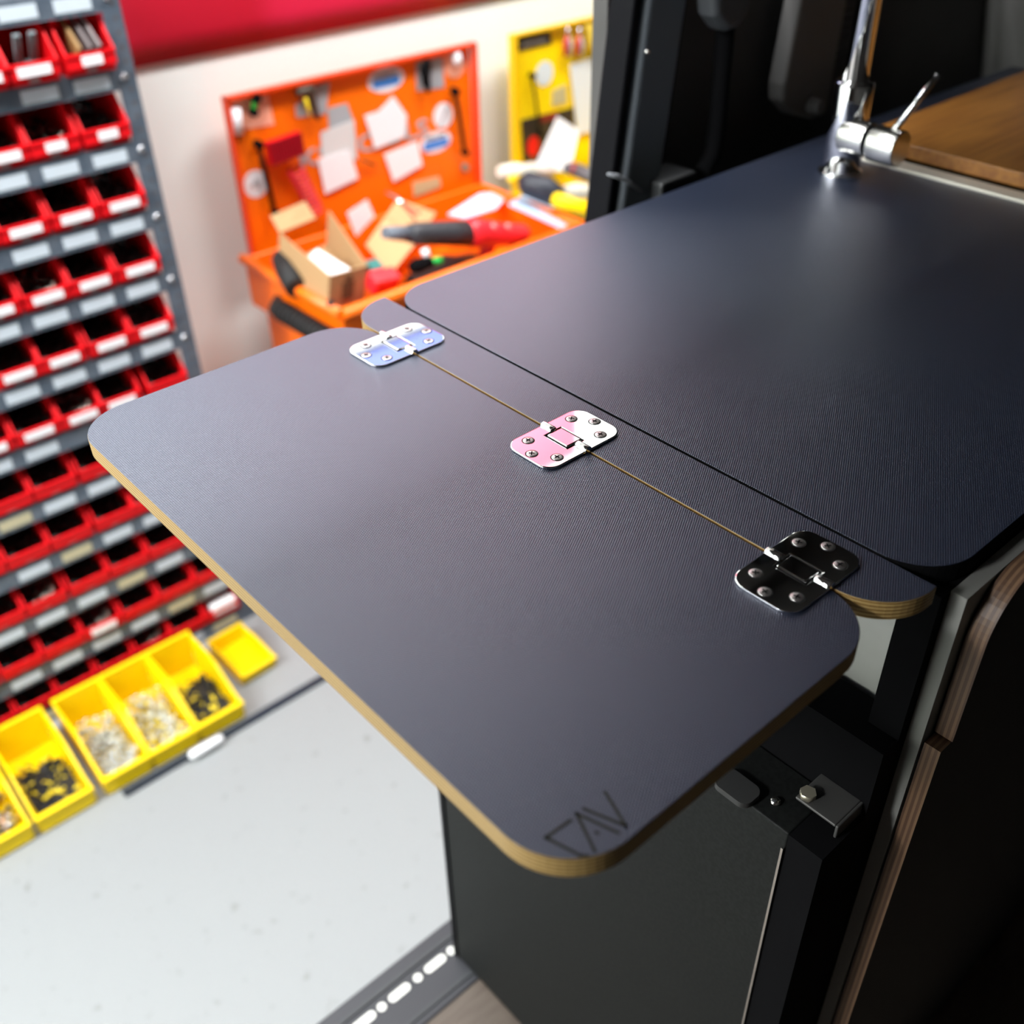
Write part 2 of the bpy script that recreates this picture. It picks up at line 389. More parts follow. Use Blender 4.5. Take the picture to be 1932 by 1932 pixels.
# pillar: glossy black edge, leaning trim panel
def lean(bm, xa, xb, y0, y1, z0, z1, k=.133, zr=1.46):
    if z1 > 1.76: lean_(bm, xa, xb, y0, y1, z0, 1.75); lean_(bm, xa, xb, y0, y1, 1.75, 2.42)
    else: lean_(bm, xa, xb, y0, y1, z0, z1)
def lean_(bm, xa, xb, y0, y1, z0, z1, k=.133, zr=1.46):
    f = lambda x, z: x+k*(z-zr)+max(0, z-1.75)*.55
    vs = [bm.verts.new(v) for v in ((f(xa, z0), y0, z0), (f(xb, z0), y0, z0), (f(xb, z0), y1, z0), (f(xa, z0), y1, z0), (f(xa, z1), y0, z1), (f(xb, z1), y0, z1), (f(xb, z1), y1, z1), (f(xa, z1), y1, z1))]
    for q in ((3, 2, 1, 0), (4, 5, 6, 7), (0, 1, 5, 4), (1, 2, 6, 5), (2, 3, 7, 6), (3, 0, 4, 7)): bm.faces.new([vs[i] for i in q])
bm = B(); lean(bm, .946, .962, .890, .93, .44, 2.3); bevel(link('door_seal', bm, blackg, vt), .004)
pt = mat('pillar_trim', (.11, .125, .14), .6)
bm = B(); lean(bm, .963, 1.040, .885, .93, .44, 2.3); pl = bevel(link('pillar_trim', bm, pt, vt), .010, 4)
bm = B(); lean(bm, 1.041, 1.085, .925, .95, .44, 2.4); link('pillar_recess', bm, black, vt)
q = at(1217, 97, 1, .885); bm = B(); cyl(bm, (q.x, .8855, q.z), (q.x, .879, q.z), .003, .002, 16); link('trim_stud', bm, steel, pl)
q = [at(x, y, 1, .88) for x, y in ((1152, 330), (1170, 334), (1190, 344), (1216, 364))]
bm = B(); tube(bm, [(v.x, .8845, v.z) for v in q], [.0015, .003, .003, .002], 10); link('scoop_edge', bm, mat('edge_highlight_grey', (.25, .26, .28), .35), pl)  # pale bead, its colour painting the highlight along the scoop edge
bm = B(); box(bm, 1.0, 4.0, .955, .98, .44, 1.75); box(bm, 1.34, 4.0, .955, .98, 1.75, 2.45); link('side_lining', bm, vin, vt)
# boss and bracket beside the pillar
bm = B(); q0, q1 = at(1255, 345, 1, .86), at(1325, 300, 1, .86)
prism(bm, rr(q0.x, q1.x, 1.38, q0.z-.002, .006), 1, .865, .92); bevel(link('belt_anchor', bm, mat('anchor_black', (.02, .021, .022), .4), vt), .004)
pts = [at(x, y, 1, .87) for x, y in ((1325, 325), (1345, 290), (1352, 240), (1360, 150), (1368, 60), (1372, 0))]+[Vector((1.14, .87, 1.9))]
bm = B(); tube(bm, pts, .012, 14); link('belt_cover', bm, black, vt)
q = [at(x, y, 1, .86) for x, y in ((1330, -30), (1335, 30), (1355, 60), (1380, 50), (1400, 15), (1405, -40))]
bm = B(); prism(bm, [(v.x, v.z) for v in q], 1, .845, .88); bevel(link('grip_handle', bm, darkpl, vt), .010, 4)
bm = B(); q = [at(x, y, 1, .90) for x, y in ((1480, 160), (1478, 195), (1500, 218), (1535, 226), (1560, 215), (1600, 0), (1640, -120), (1540, -140))]
prism(bm, [(v.x, v.z) for v in q], 1, .90, .93); gp = bevel(link('grey_trim_panel', bm, mat('grey_trim', (.17, .165, .16), .6), vt, 'grey plastic trim panel'), .006)
q = at(1533, 198, 1, .895); bm = B(); cyl(bm, (q.x, .90, q.z), (q.x, .880, q.z), .012, .010, 20); bevel(link('trim_button', bm, mat('grey_button', (.22, .22, .22), .4), gp), .002)
bm = B()
for i in range(16):
    z = 1.52+i*.012; box(bm, 1.36+(i*.002), 1.52+i*.002, .934, .94, z, z+.007)
link('vent_slats', bm, darkpl, vt)
bm = B(); q = [at(1862, 160, 1, .93), at(2010, 195, 1, .70), at(2050, -110, 1, .72), at(1872, -110, 1, .95)]
lo = [bm.verts.new(v) for v in q]; hi = [bm.verts.new(v+Vector((.03, .03, 0))) for v in q]
bm.faces.new(lo); bm.faces.new(hi[::-1])
for i in range(4): bm.faces.new((lo[i], lo[(i+1) % 4], hi[(i+1) % 4], hi[i]))
link('pale_door_panel', bm, mat('grey_panel', (.5, .49, .47), .6), vt, 'pale grey panel')
# sill rail
bm = B(); box(bm, -.995, .99, .6405, .742, .36, .512)
sl = bevel(link('door_sill', bm, mat('sill_metal', (.030, .031, .037), .5, .1), vt), .003)
bm = B(); box(bm, -.99, .98, .716, .722, .512, .515); box(bm, -.99, .98, .652, .658, .512, .5145); link('sill_ridge', bm, darkpl, sl)
slotm = mat('slot_lit_floor', (.75, .75, .70), .6)  # pale plates paint the brightly lit floor showing through the slots
for a, c in (((720, 1899), (720, 1899)), ((741, 1881), (765, 1862)), ((787, 1843), (787, 1843)), ((809, 1827), (833, 1808)), ((850, 1792), (850, 1792)), ((672, 1937), (700, 1915))):
    u, v = at(*a, 2, .513), at(*c, 2, .513); bm = B(); y = (u.y+v.y)/2; r = .0064
    prism(bm, rr(u.x-r, v.x+r, .700-r, .700+r, r*.99, 8), 2, .5115, .5128); link('sill_slot', bm, slotm, sl)

# ------------------------------------------------------------------ banner
bm = B()
n = 60; x0, x1 = .90, 4.6; rows = 12
for s_, off in ((0, .0), (1, .004)):
    pass
G = [[None]*(rows+1) for _ in range(n+1)]
for i in range(n+1):
    for j in range(rows+1):
        x = x0+(x1-x0)*i/n; z = 1.374+(2.05-1.374)*j/rows
        y = WY-.007-min(1, (z-1.374)*1.6)*(.003+.004*math.sin(x*3.1+z*4.0)*math.sin(x*1.3-z*6)+.002*math.sin(x*17+z*9))
        G[i][j] = bm.verts.new((x, y, z))
for i in range(n):
    for j in range(rows): bm.faces.new((G[i][j], G[i+1][j], G[i+1][j+1], G[i][j+1])).smooth = True
o = link('wall_banner', bm, noise_col('red_banner_cloth', (.46, .001, .018), (.60, .008, .045), 2.2, .5)); m = o.modifiers.new('thick', 'SOLIDIFY'); m.thickness = .003
tag(o, 'long red cloth banner hung on the cream wall above the tool boards', 'banner')
# boards added out of view high on the wall to colour the hinge reflections
bm = B(); box(bm, 1.30, 2.05, WY-.02, WY-.002, 2.495, 2.76)
tag(link('wall_reflector', bm, mat('blue_reflector', (.06, .10, .42), .5)), 'blue sign board added high on the wall above the banner for its blue reflection in the hinge', 'reflector')
bm = B(); box(bm, 1.85, 2.36, WY-.02, WY-.002, 2.80, 3.24)
tag(link('wall_reflector', bm, mat('pink_reflector', (.78, .13, .20), .5)), 'pink sign board added near the ceiling over the tool boards for its pink reflection in the hinge', 'reflector')

# ------------------------------------------------------------------ parts rack
RY = 2.10; PITCH_Z = .1405
def zk(k): return 1.423-PITCH_Z*k
rk = thing('parts_rack', 'tall blue grey steel shelving rack filled with red bins, against the cream wall', 'shelving rack', (.4, 2.2, 0))
for xa in (.829, -.36):
    bm = B(); box(bm, xa, xa+.038, RY-.003, RY, 0, 2.1); box(bm, xa+.035, xa+.038, RY, RY+.035, 0, 2.1)
    for i in range(80):
        z = .03+i*.0258
        cyl(bm, (xa+.023, RY-.0028, z), (xa+.023, RY-.0036, z), .0042, n=10, mi=1)
    up = link('upright', bm, [rackm, holem], rk)
    for k in range(-3, 10):
        bm = B(); cyl(bm, (xa+.014, RY-.003, zk(k)), (xa+.014, RY-.009, zk(k)), .0075, .006, n=12); link('bolt', bm, bolt, up)
for xa in (.829, -.36):
    bm = B(); box(bm, xa, xa+.038, 2.338, 2.342, 0, 2.1); link('upright', bm, rackm, rk)
nlab = 0
for k in range(-3, 11):
    z = zk(k); zs = z+.018 if k < 10 else .046
    bm = B(); box(bm, -.36, .828, RY-.002, 2.336, zs-.002, zs); box(bm, -.36, .828, RY-.003, RY-.0005, max(zs-.042, .002), zs)
    sh = link('shelf', bm, rackm, rk)
    for c in range(9):
        xc = .777-.1008*c
        if k == 5 and c < 2: continue
        w_ = .070
        if k in (0,): xc += .0
        if not seen((xc, RY-.004, zs-.022)): continue
        bm = B(); box(bm, xc-w_/2, xc+w_/2, RY-.0042, RY-.0031, zs-.034, zs-.010)
        col = paperg if (k+c) % 5 or k < 6 else mat('yellowed_label', (.50, .46, .30), .6)
        link('shelf_label', bm, col, sh)
# bins
def bin_mesh(W, D, H, fh, ov, fl, th):
    "hopper bin: y=0 is the lower front, opening slopes back; origin bottom front centre"
    bm = B(); h = W/2
    prof = [(ov, 0), (ov, fl), (0, fl), (0, fh), (D*.21, H), (D, H), (D, 0)]
    prism(bm, prof, 0, -h, -h+th); prism(bm, prof, 0, h-th, h)
    box(bm, -h+th, h-th, ov, D, 0, th); box(bm, -h+th, h-th, D-th, D, th, H)
    box(bm, -h+th, h-th, ov, ov+th, th, fl); box(bm, -h+th, h-th, 0, ov+th, fl, fl+th); box(bm, -h+th, h-th, 0, th, fl+th, fh)
    # rolled rim
    box(bm, -h, h, -.0025, 0, fh-.006, fh); 
    return bm
def tmp_mesh(name, bm, mats):
    me = bpy.data.meshes.new(name); bmesh.ops.recalc_face_normals(bm, faces=bm.faces); bm.to_mesh(me); bm.free()
    for m in mats: me.materials.append(m)
    return me
me_bin = tmp_mesh('red_bin', bin_mesh(.0950, .215, .0975, .040, .012, .013, .0030), [red])
bm = B(); box(bm, -.031, .031, -.0040, -.0027, .0175, .0345); me_tag = tmp_mesh('bin_label', bm, [paper])
bm = B(); box(bm, -.020, .020, -.0040, -.0027, .0175, .0345); me_tags = tmp_mesh('bin_label_small', bm, [paper])
bm = B(); box(bm, -.010, .010, .0095, .0115, .003, .013); me_tab = tmp_mesh('bin_tab', bm, [mat('bin_tab_grey', (.3, .3, .31), .5)])
def pile(n, W, D, H, sz, seed, mi=1, base=0):
    R = random.Random(seed); bm = B()
    for i in range(n):
        x, y = R.uniform(-W/2, W/2), R.uniform(0, D); z = base+R.random()*H*(.5+.5*y/D)
        a = Vector((R.uniform(-1, 1), R.uniform(-1, 1), R.uniform(-.6, .6))).normalized()
        m_ = R.choice(range(mi)) if mi > 1 else 0
        q = sz*R.uniform(.6, 1.2)
        if R.random() < .5: cyl(bm, Vector((x, y, z))-a*q*1.3, Vector((x, y, z))+a*q*1.3, q*.45, n=7, mi=m_)
        else: cyl(bm, Vector((x, y, z)), Vector((x, y, z))+a*q*.5, q, n=6, mi=m_)
    return bm
hw_dark = mat('dark_hardware', (.012, .012, .011), .55, .0); hw_zinc = mat('zinc_hardware', (.55, .55, .50), .25, .9)
me_pd = tmp_mesh('dark_shade_fill', pile(150, .076, .17, .050, .010, 1), [hw_dark])  # dark parts, heaped in most bins to blacken the shaded interiors
me_pz = tmp_mesh('zinc_fill', pile(120, .076, .16, .045, .008, 2, 2), [hw_dark, hw_zinc])
ROW = ['topmost', 'second', 'third', 'fourth', 'fifth', 'sixth', 'seventh', 'eighth', 'ninth', 'tenth', 'lowest']
ORD = ['next to', 'second from', 'third from', 'fourth from', 'fifth from', 'sixth from', 'seventh from', 'eighth from', 'ninth from']
SKIP = {(5, 1)}
for k in range(0, 11):
    zs = zk(k)+.018 if k < 10 else .046
    for c in range(9):
        xc = .779-.1008*c+random.uniform(-.003, .003)
        if k == 5 and c == 1: xc -= .012
        if k == 0 and c == 1: xc -= .008
        if xc < -.3: continue
        pts = [(xc+dx, RY-.012, zs+dz) for dx in (-.04, 0, .04) for dz in (.01, .04, .09)]
        if sum(seen(q) for q in pts) < 2: continue
        dy = -.010 if k > 0 else -.026
        white = (k <= 5 and not (k == 5 and c == 0)) or (k == 9 and c == 3)
        has = (k*7+c*3) % 4
        lb = 'red storage bin %s the right upright on the %s visible shelf' % (ORD[c], ROW[k])
        if c == 0: lb = 'red storage bin right beside the right upright, %s visible shelf' % ROW[k]
        lb += ', white tag' if white else ', no tag'
        t = thing('storage_bin', lb, 'storage bin', (xc, RY+dy, zs+.0005), group='red storage bins on the rack')
        o = bpy.data.objects.new('bin_body', me_bin); COL.objects.link(o); o.parent = t
        if white:
            o = bpy.data.objects.new('bin_label', me_tags if (k, c) in ((0, 0), (1, 0), (1, 1)) else me_tag); COL.objects.link(o); o.parent = t; o['label'] = 'white paper tag'
        o = bpy.data.objects.new('stacking_tab', me_tab); COL.objects.link(o); o.parent = t
        if not (k == 0 and c < 2):
            o = bpy.data.objects.new('small_hardware', me_pz if (has == 0 and (k+c) % 3 == 0) or (k, c) in ((1, 1), (3, 2), (5, 2)) else me_pd); COL.objects.link(o)
            o.location = (xc, RY+dy+.018, zs+.006)
            tag(o, 'loose small metal parts inside the red bin %s the right upright, %s visible shelf' % (ORD[c], ROW[k]), 'hardware', 'hardware heaps in the red bins', 'stuff')
# grey u-shaped clips and flat strips in the top bins
bm = B()
for dx in (-.014, .014): obox(bm, (.672+dx, RY-.006, zk(0)+.078), (1, 0, 0), (0, .9, .45), (0, -.45, .9), .006, .004, .030)
obox(bm, (.672, RY+.006, zk(0)+.050), (1, 0, 0), (0, .9, .45), (0, -.45, .9), .02, .004, .006)
tag(link('bracket_clip', bm, mat('grey_clip', (.12, .14, .15), .6)), 'grey u shaped bracket standing in a bin on the topmost visible shelf', 'bracket')
for i, (dx, cc) in enumerate(((-.024, (.24, .14, .05)), (-.004, (.12, .10, .10)), (.014, (.17, .14, .14)))):
    bm = B(); obox(bm, (.785+dx, RY+.012, zk(0)+.076), (1, 0, 0), (0, .8, .6), (0, -.6, .8), .003, .04, .020)
    tag(link('flat_strip', bm, mat('strip%d' % i, cc, .5)), ['tan flat strip leaning left in the top right bin', 'dark grey flat strip in the middle of the top right bin', 'mauve grey flat strip leaning right in the top right bin'][i], 'strip', 'strips in the top right bin')
# white stack in the bottom right bin
p = at(425, 1145, 1, 2.09)
bm = B(); prism(bm, rr(p.x-.036, p.x+.036, 2.088, 2.16, .008), 2, p.z-.014, p.z+.016); tag(bevel(link('paper_pack', bm, paper), .004), 'white packet lying in the red bin low beside the right upright', 'packet')

# ------------------------------------------------------------------ yellow bins on the floor
ydk = mat('black_fittings', (.015, .016, .018), .5)
def ybin(x0, x1, y, D, H, fh, label, yaw=0):
    t = thing('parts_bin', label, 'storage bin', ((x0+x1)/2, y, .001), (0, 0, yaw), 'yellow parts bins on the floor')
    W = x1-x0; h = W/2; th = .006
    bm = B(); prof = [(.006, 0), (0, fh*.45), (0, fh), (D*.14, fh*1.25), (D*.42, H*.93), (D*.55, H), (D, H), (D-.004, 0)]
    prism(bm, prof, 0, -h, -h+th); prism(bm, prof, 0, h-th, h)
    box(bm, -h+th, h-th, .006, D-.004, 0, th); box(bm, -h+th, h-th, D-th, D, th, H)
    box(bm, -h+th, h-th, 0, th, .004, fh)
    bevel(link('bin_body', bm, yellow, t, loc=(0, 0, 0)), .002, 2)
    bm = B(); box(bm, -h-.001, h+.001, -.005, .008, fh-.002, fh+.006); bevel(link('front_rim', bm, yellow, t, loc=(0, 0, 0)), .002, 2)
    bm = B(); box(bm, -h-.001, h+.001, D-.006, D+.004, H-.004, H+.004)
    bevel(link('back_rim', bm, yellow, t, loc=(0, 0, 0)), .002, 2)
    return t
YB = [(.005, .128, 'yellow parts bin cut by the left photo edge, holding mixed metal fittings'),
      (.138, .270, 'yellow parts bin with black sheets and yellow clips, second from the left'),
      (.294, .410, 'yellow parts bin heaped with silver screws, left one of the joined three'),
      (.412, .532, 'yellow parts bin with pale silver anchors, middle one of the joined three'),
      (.534, .654, 'yellow parts bin with black fittings, right one of the joined three')]
for x0, x1, lb in YB: ybin(x0, x1, 1.778, .255, .112, .050, lb)
ybin(.702, .806, 1.878, .155, .050, .030, 'small empty shallow yellow bin standing apart, nearest the flap edge', .06)
silver = mat('silver_bits', (.66, .68, .66), .22, .75); palebit = mat('pale_plastic_bits', (.62, .64, .56), .4); ybit = mat('yellow_bits', (.80, .62, .02), .4); cop = mat('copper_bits', (.45, .28, .18), .35, .8)
for (x0, x1, _), ms, n_, sz, hh, lb in zip(YB, ([hw_dark, silver, cop], [ydk, ydk, ybit], [silver, palebit, silver], [palebit, silver, palebit, ybit], [ydk, ydk, ydk, ybit]),
        (120, 90, 480, 480, 110), (.011, .008, .0055, .0055, .008), (.03, .02, .06, .06, .02),
        ('mixed dark and coppery fittings in the yellow bin at the left photo edge', 'yellow clips over black sheets in the second yellow bin', 'heap of silver screws in a yellow bin', 'pale silver wall anchors with yellow bits in the middle joined bin', 'black fittings with a few yellow ones in the right joined bin')):
    W = x1-x0-.03
    bm = pile(n_, W, .17, hh, sz, int(x0*1000), len(ms)); bm.transform(Matrix.Translation(((x0+x1)/2, 1.795, .016)))
    if ms[0] is ydk:
        box(bm, (x0+x1)/2-W/2, (x0+x1)/2+W/2, 1.792, 1.95, .0095, .022, 0)
    tag(link('small_fittings', bm, ms), lb, 'fittings', None, 'stuff')
# black strip and white tag on the floor
bm = B(); box(bm, .322, 1.35, 1.748, 1.770, .0005, .008)
o = bevel(link('floor_strip', bm, mat('dark_strip', (.012, .018, .03), .4)), .002); tag(o, 'long thin dark strip lying on the pale floor in front of the yellow bins', 'strip')
bm = B(); box(bm, .322, 1.35, 1.7485, 1.756, .008, .0086); 
p = at(358, 1428, 2, .02); q = at(418, 1388, 2, .02)
bm.free(); bm = B(); tube(bm, [(p.x, 1.742, .02), (p.x+.006, 1.742, .02), (q.x-.006, 1.742, .02), (q.x, 1.742, .02)], [.006, .0105, .0105, .006], 14)
tag(link('marker_pen', bm, mat('white_gloss', (.85, .86, .88), .3)), 'short white marker lying on the dark floor strip', 'marker')

# ------------------------------------------------------------------ orange tool trolley
TX0, TX1, TY0, TY1, TZ = 1.105, 1.875, 1.835, 2.262, .925
t = thing('tool_trolley', 'orange tool trolley with raised pegboard lid, full of tools', 'tool trolley', ((TX0+TX1)/2, 2.05, 0))
bm = B()
box(bm, TX0, TX1, TY0, TY0+.012, .80, TZ); box(bm, TX0, TX1, TY1-.012, TY1, .80, TZ)
box(bm, TX0, TX0+.012, TY0+.012, TY1-.012, .80, TZ); box(bm, TX1-.012, TX1, TY0+.012, TY1-.012, .80, TZ)
box(bm, TX0+.012, TX1-.012, TY0+.012, TY1-.012, .80, .812)
tr = bevel(link('tray', bm, orange, t), .003)
bm = B()
tube(bm, [(TX0-.004, TY1, TZ-.002), (TX0-.004, TY0-.004, TZ-.002)], .0125, 12); tube(bm, [(TX0, TY0-.004, TZ-.002), (TX1, TY0-.004, TZ-.002)], .0125, 12)
link('rim_rail', bm, orange, t)
bm = B(); lathe(bm, [(.010, 0), (.010, .006), (.006, .009)], (TX0-.004, TY0+.035, TZ+.009), 18); link('rim_cap', bm, rubber, t)
bm = B(); box(bm, TX0+.03, TX1-.03, TY0+.03, TY1-.01, .12, .799); bevel(link('cabinet_body', bm, orange, t), .004)
for i in range(4):
    bm = B(); z0 = .14+i*.16; box(bm, TX0+.04, TX1-.04, TY0+.016, TY0+.0295, z0, z0+.15); d = bevel(link('drawer', bm, orange, t), .003)
    bm = B(); box(bm, TX0+.05, TX1-.05, TY0+.008, TY0+.0155, z0+.125, z0+.145); link('drawer_pull', bm, darkpl, d)
for x in (TX0+.07, TX1-.07):
    for y in (TY0+.07, TY1-.07):
        bm = B(); cyl(bm, (x-.015, y, .056), (x+.015, y, .056), .055, n=28); wl = link('castor', bm, rubber, t)
        bm = B(); box(bm, x-.03, x+.03, y-.02, y+.02, .112, .12); box(bm, x-.025, x-.018, y-.015, y+.015, .05, .112); link('castor_fork', bm, steel, wl)
bm = B(); pts = [(TX0+.01, TY1-.14, .852), (TX0-.022, TY1-.17, .855), (TX0-.022, TY0-.03, .855), (TX0+.01, TY0-.045, .85)]
tube(bm, pts, .022, 14)
for i in range(14):
    y = TY1-.19-i*.018; cyl(bm, (TX0-.022, y, .855), (TX0-.022, y-.007, .855), .0255, n=14)
link('push_handle', bm, rubber, t)
# pegboard lid
BY = 2.300
c = [(1.146, .894), (1.881, .890), (1.879, 1.284), (1.148, 1.284)]
bm = B(); prism(bm, c, 1, BY, BY+.012, 0)
pb = link('pegboard_lid', bm, orange, t)
bm = B(); e = .012
box(bm, 1.140, 1.888, BY-.022, BY, 1.284, 1.292); box(bm, 1.138, 1.146, BY-.022, BY, .89, 1.292); box(bm, 1.881, 1.889, BY-.022, BY, .89, 1.292)
link('lid_frame', bm, mat('orange_frame', (.80, .05, .0), .4), pb)
# stickers printed on the board
def disc(name, px, py, r, m, Y, parent, sx=1.0, th=.0012):
    p = at(px, py, 1, Y); bm = B(); n = 28
    prism(bm, [(p.x+sx*r*math.cos(2*math.pi*i/n), p.z+r*math.sin(2*math.pi*i/n)) for i in range(n)], 1, Y-th, Y)
    return link(name, bm, m, parent)
wst = mat('sticker_white', (.80, .80, .82), .5); bst = mat('sticker_blue', (.05, .22, .62), .5); kst = mat('sticker_black', (.02, .02, .025), .5); gst = mat('sticker_grey', (.36, .38, .40), .5); pkst = mat('sticker_peach', (.95, .42, .28), .5)
s = disc('round_sticker', 482, 347, .033, wst, BY-.0001, pb)
bm = B(); p = at(484, 350, 1, BY); tube(bm, [(p.x-.012*math.cos(a)*(1-.1*a), BY-.0015, p.z+.014*math.sin(a)) for a in [i*.5 for i in range(9)]], .004, 8); link('swirl', bm, gst, s)
s = disc('round_sticker', 836, 218, .033, wst, BY-.0001, pb)
bm = B(); p, q = at(828, 240, 1, BY), at(842, 205, 1, BY); obox(bm, ((p+q)/2)-Vector((0, .0018, 0)), q-p, (0, 1, 0), (q-p).cross(Vector((0, 1, 0))), .03, .0005, .003); link('dark_mark', bm, gst, s)
for px, py, rr_, in ((728, 150, .030), (822, 268, .028)):
    s = disc('oval_sticker', px, py, rr_, wst, BY-.0001, pb, 1.9)
    s['label'] = 'white oval sticker with a blue band'
    p = at(px, py+2, 1, BY); bm = B(); box(bm, p.x-.042, p.x+.042, BY-.0022, BY-.0014, p.z-.014, p.z+.008); link('blue_band', bm, bst, s)
    bm = B(); R = random.Random(px)
    for i in range(7): box(bm, p.x-.034+i*.010, p.x-.028+i*.010, BY-.0024, BY-.0014, p.z+.012, p.z+.018+R.random()*.005)
    link('dark_print', bm, kst, s)
s = plate('square_sticker', [(785, 118), (835, 108), (838, 165), (787, 172)], BY-.002, gst, .0018, pb)
plate('dark_print', [(793, 125), (815, 118), (812, 150), (806, 170), (796, 160)], BY-.0035, kst, .001, s)
disc('round_sticker', 858, 120, .036, pkst, BY-.0001, pb)
plate('square_sticker', [(436, 192), (505, 178), (518, 235), (445, 246)], BY-.002, pkst, .0018, pb)
s = plate('square_sticker', [(600, 160), (622, 155), (615, 215), (560, 222), (558, 200)], BY-.002, gst, .0018, pb)
s = plate('square_sticker', [(618, 205), (655, 195), (668, 232), (622, 245)], BY-.002, gst, .0018, pb)
plate('tan_sticker', [(779, 345), (829, 333), (832, 352), (782, 372)], BY-.002, mat('tan_plate', (.55, .45, .25), .5), .0018, pb)
p = at(557, 312, 1, BY); q = at(800, 238, 1, BY)
text('board_lettering', 'KS TOOLS', .062, gst, pb, ((p.x+q.x)/2+.012, BY-.001, (p.z+q.z)/2), sx=1.45, bold=.001)['label'] = 'grey printed lettering'

def flat(name, pix, Y, m, label, cat, th=.0015, grp=None):
    o = plate(name, pix, Y, m, th); return tag(o, label, cat, grp)
G_ = 'paper notes on the orange board'
flat('paper_note', [(605, 250), (668, 226), (674, 300), (610, 308)], BY-.0050, mat('paper_grey', (.62, .61, .60), .7), 'greyish paper note behind the whiter one on the orange board', 'note', grp=G_)
flat('paper_note', [(600, 300), (660, 282), (676, 336), (614, 366)], BY-.0075, paper, 'white paper note left of centre on the orange board, overlapping a grey note', 'note', grp=G_)
flat('paper_note', [(688, 218), (715, 210), (742, 181), (768, 218), (764, 258), (708, 281)], BY-.0075, paper, 'large white paper note with folded top in the centre of the orange board', 'note', grp=G_)
flat('paper_note', [(725, 291), (788, 266), (797, 312), (743, 343)], BY-.0075, paper, 'white square note right of centre on the orange board', 'note', grp=G_)
bm = B()
for pts in ([(625, 262), (660, 252)], [(627, 275), (655, 268)]): pass
bm.free()
# hanging tools
def rod(name, pix, Y, r, m, label, cat, head=None, grp=None):
    t = thing(name, label, cat, at(*pix[-1], 1, Y), group=grp)
    bm = B(); tube(bm, [at(x, y, 1, Y) for x, y in pix], r, 10); link('shaft', bm, m, t)
    p = at(*pix[0], 1, Y); bm = B(); cyl(bm, (p.x, Y-.012, p.z), (p.x, Y+.010, p.z), r*1.6, n=16); link('head', bm, m if head is None else head, t)
    p = at(*pix[-1], 1, Y); bm = B(); cyl(bm, (p.x, Y-.010, p.z), (p.x, Y+.008, p.z), r*1.4, n=16); link('socket', bm, m if head is None else head, t)
    return t
rod('ratchet_wrench', [(487, 272), (500, 325), (518, 400)], BY-.018, .0062, black, 'long black ratchet wrench hanging at the left of the orange board', 'wrench')
rod('ratchet_wrench', [(858, 172), (868, 230), (877, 288)], BY-.018, .0062, black, 'long black ratchet wrench hanging at the right edge of the orange board', 'wrench')
p = at(877, 316, 1, BY-.005); bm = B(); cyl(bm, (p.x, BY-.012, p.z), (p.x, BY-.001, p.z), .011, n=18)
tag(link('round_magnet', bm, mat('dull_metal', (.28, .26, .22), .5, .6)), 'small dull round magnet below the right wrench', 'magnet')
rod('screw_stick', [(481, 184), (480, 200), (478, 212)], BY-.016, .007, mat('green_plastic', (.0, .42, .04), .4), 'short green handled tool hanging at the top left of the orange board', 'screwdriver', black)
t2 = thing('glue_tube', 'white tube with dark nozzle clipped to the left edge of the orange board', 'tube', at(450, 240, 1, BY-.02))
bm = B(); a, c = at(445, 205, 1, BY-.018), at(449, 252, 1, BY-.018); tube(bm, [a, c], [.011, .013], 14); link('tube_body', bm, wst, t2)
bm = B(); a = at(451, 268, 1, BY-.018); cyl(bm, c, a, .005, .003, 12); link('nozzle', bm, black, t2)
t2 = thing('hanging_tag', 'white rounded tag hung in the top right corner of the orange board', 'tag', at(862, 105, 1, BY-.01))
bm = B(); a, c = at(860, 98, 1, BY-.01), at(864, 122, 1, BY-.01); tube(bm, [a, (a+c)/2, c], [.010, .014, .011], 14); link('tag_body', bm, wst, t2)
# red helical hose, lower, and red sleeve above
t2 = thing('air_hose', 'red coiled air hose hanging low on the left of the orange board', 'hose', at(575, 360, 1, BY-.03))
a, c = at(556, 318, 1, BY-.032), at(596, 400, 1, BY-.032); d = (c-a); u = d.normalized(); s_ = u.cross(Vector((0, 1, 0)))
bm = B(); turns = 11; tube(bm, [a+d*(i/(turns*10))+(s_*math.cos(i*math.pi/5)+Vector((0, 1, 0))*math.sin(i*math.pi/5))*.019 for i in range(turns*10)], .0034, 7); link('coil', bm, mat('red_hose', (.62, .01, .03), .35), t2)
a, c = at(505, 290, 1, BY-.03), at(568, 268, 1, BY-.03)
t2 = thing('bit_holder', 'red ribbed holder hanging across the upper left of the orange board', 'holder', a)
d = c-a; s_ = d.normalized().cross(Vector((0, 1, 0)))
bm = B(); obox(bm, (a+c)/2, d, s_, (0, 1, 0), d.length/2, .026, .010); link('holder_body', bm, red, t2)
bm = B()
for i in range(12): obox(bm, a+d*((i+.5)/12)+Vector((0, -.012, 0)), d, s_, (0, 1, 0), .0018, .027, .003)
link('ribs', bm, mat('dark_red', (.30, .0, .01), .5), t2)
t2 = thing('pipe_clamp', 'dark clamp with a yellow grip hanging at the upper middle of the orange board', 'clamp', at(590, 200, 1, BY-.02))
bm = B(); tube(bm, [at(x, y, 1, BY-.018) for x, y in ((560, 175), (585, 168), (592, 200), (600, 225))], [.010, .014, .010, .006], 10); link('jaw', bm, mat('dark_bronze', (.07, .05, .035), .5, .4), t2)
bm = B(); tube(bm, [at(x, y, 1, BY-.024) for x, y in ((576, 185), (586, 222))], .004, 8); link('grip', bm, yellow, t2)
t2 = thing('spring_clamp', 'small black clamp hanging near the sticker at the top right of the orange board', 'clamp', at(800, 150, 1, BY-.02))
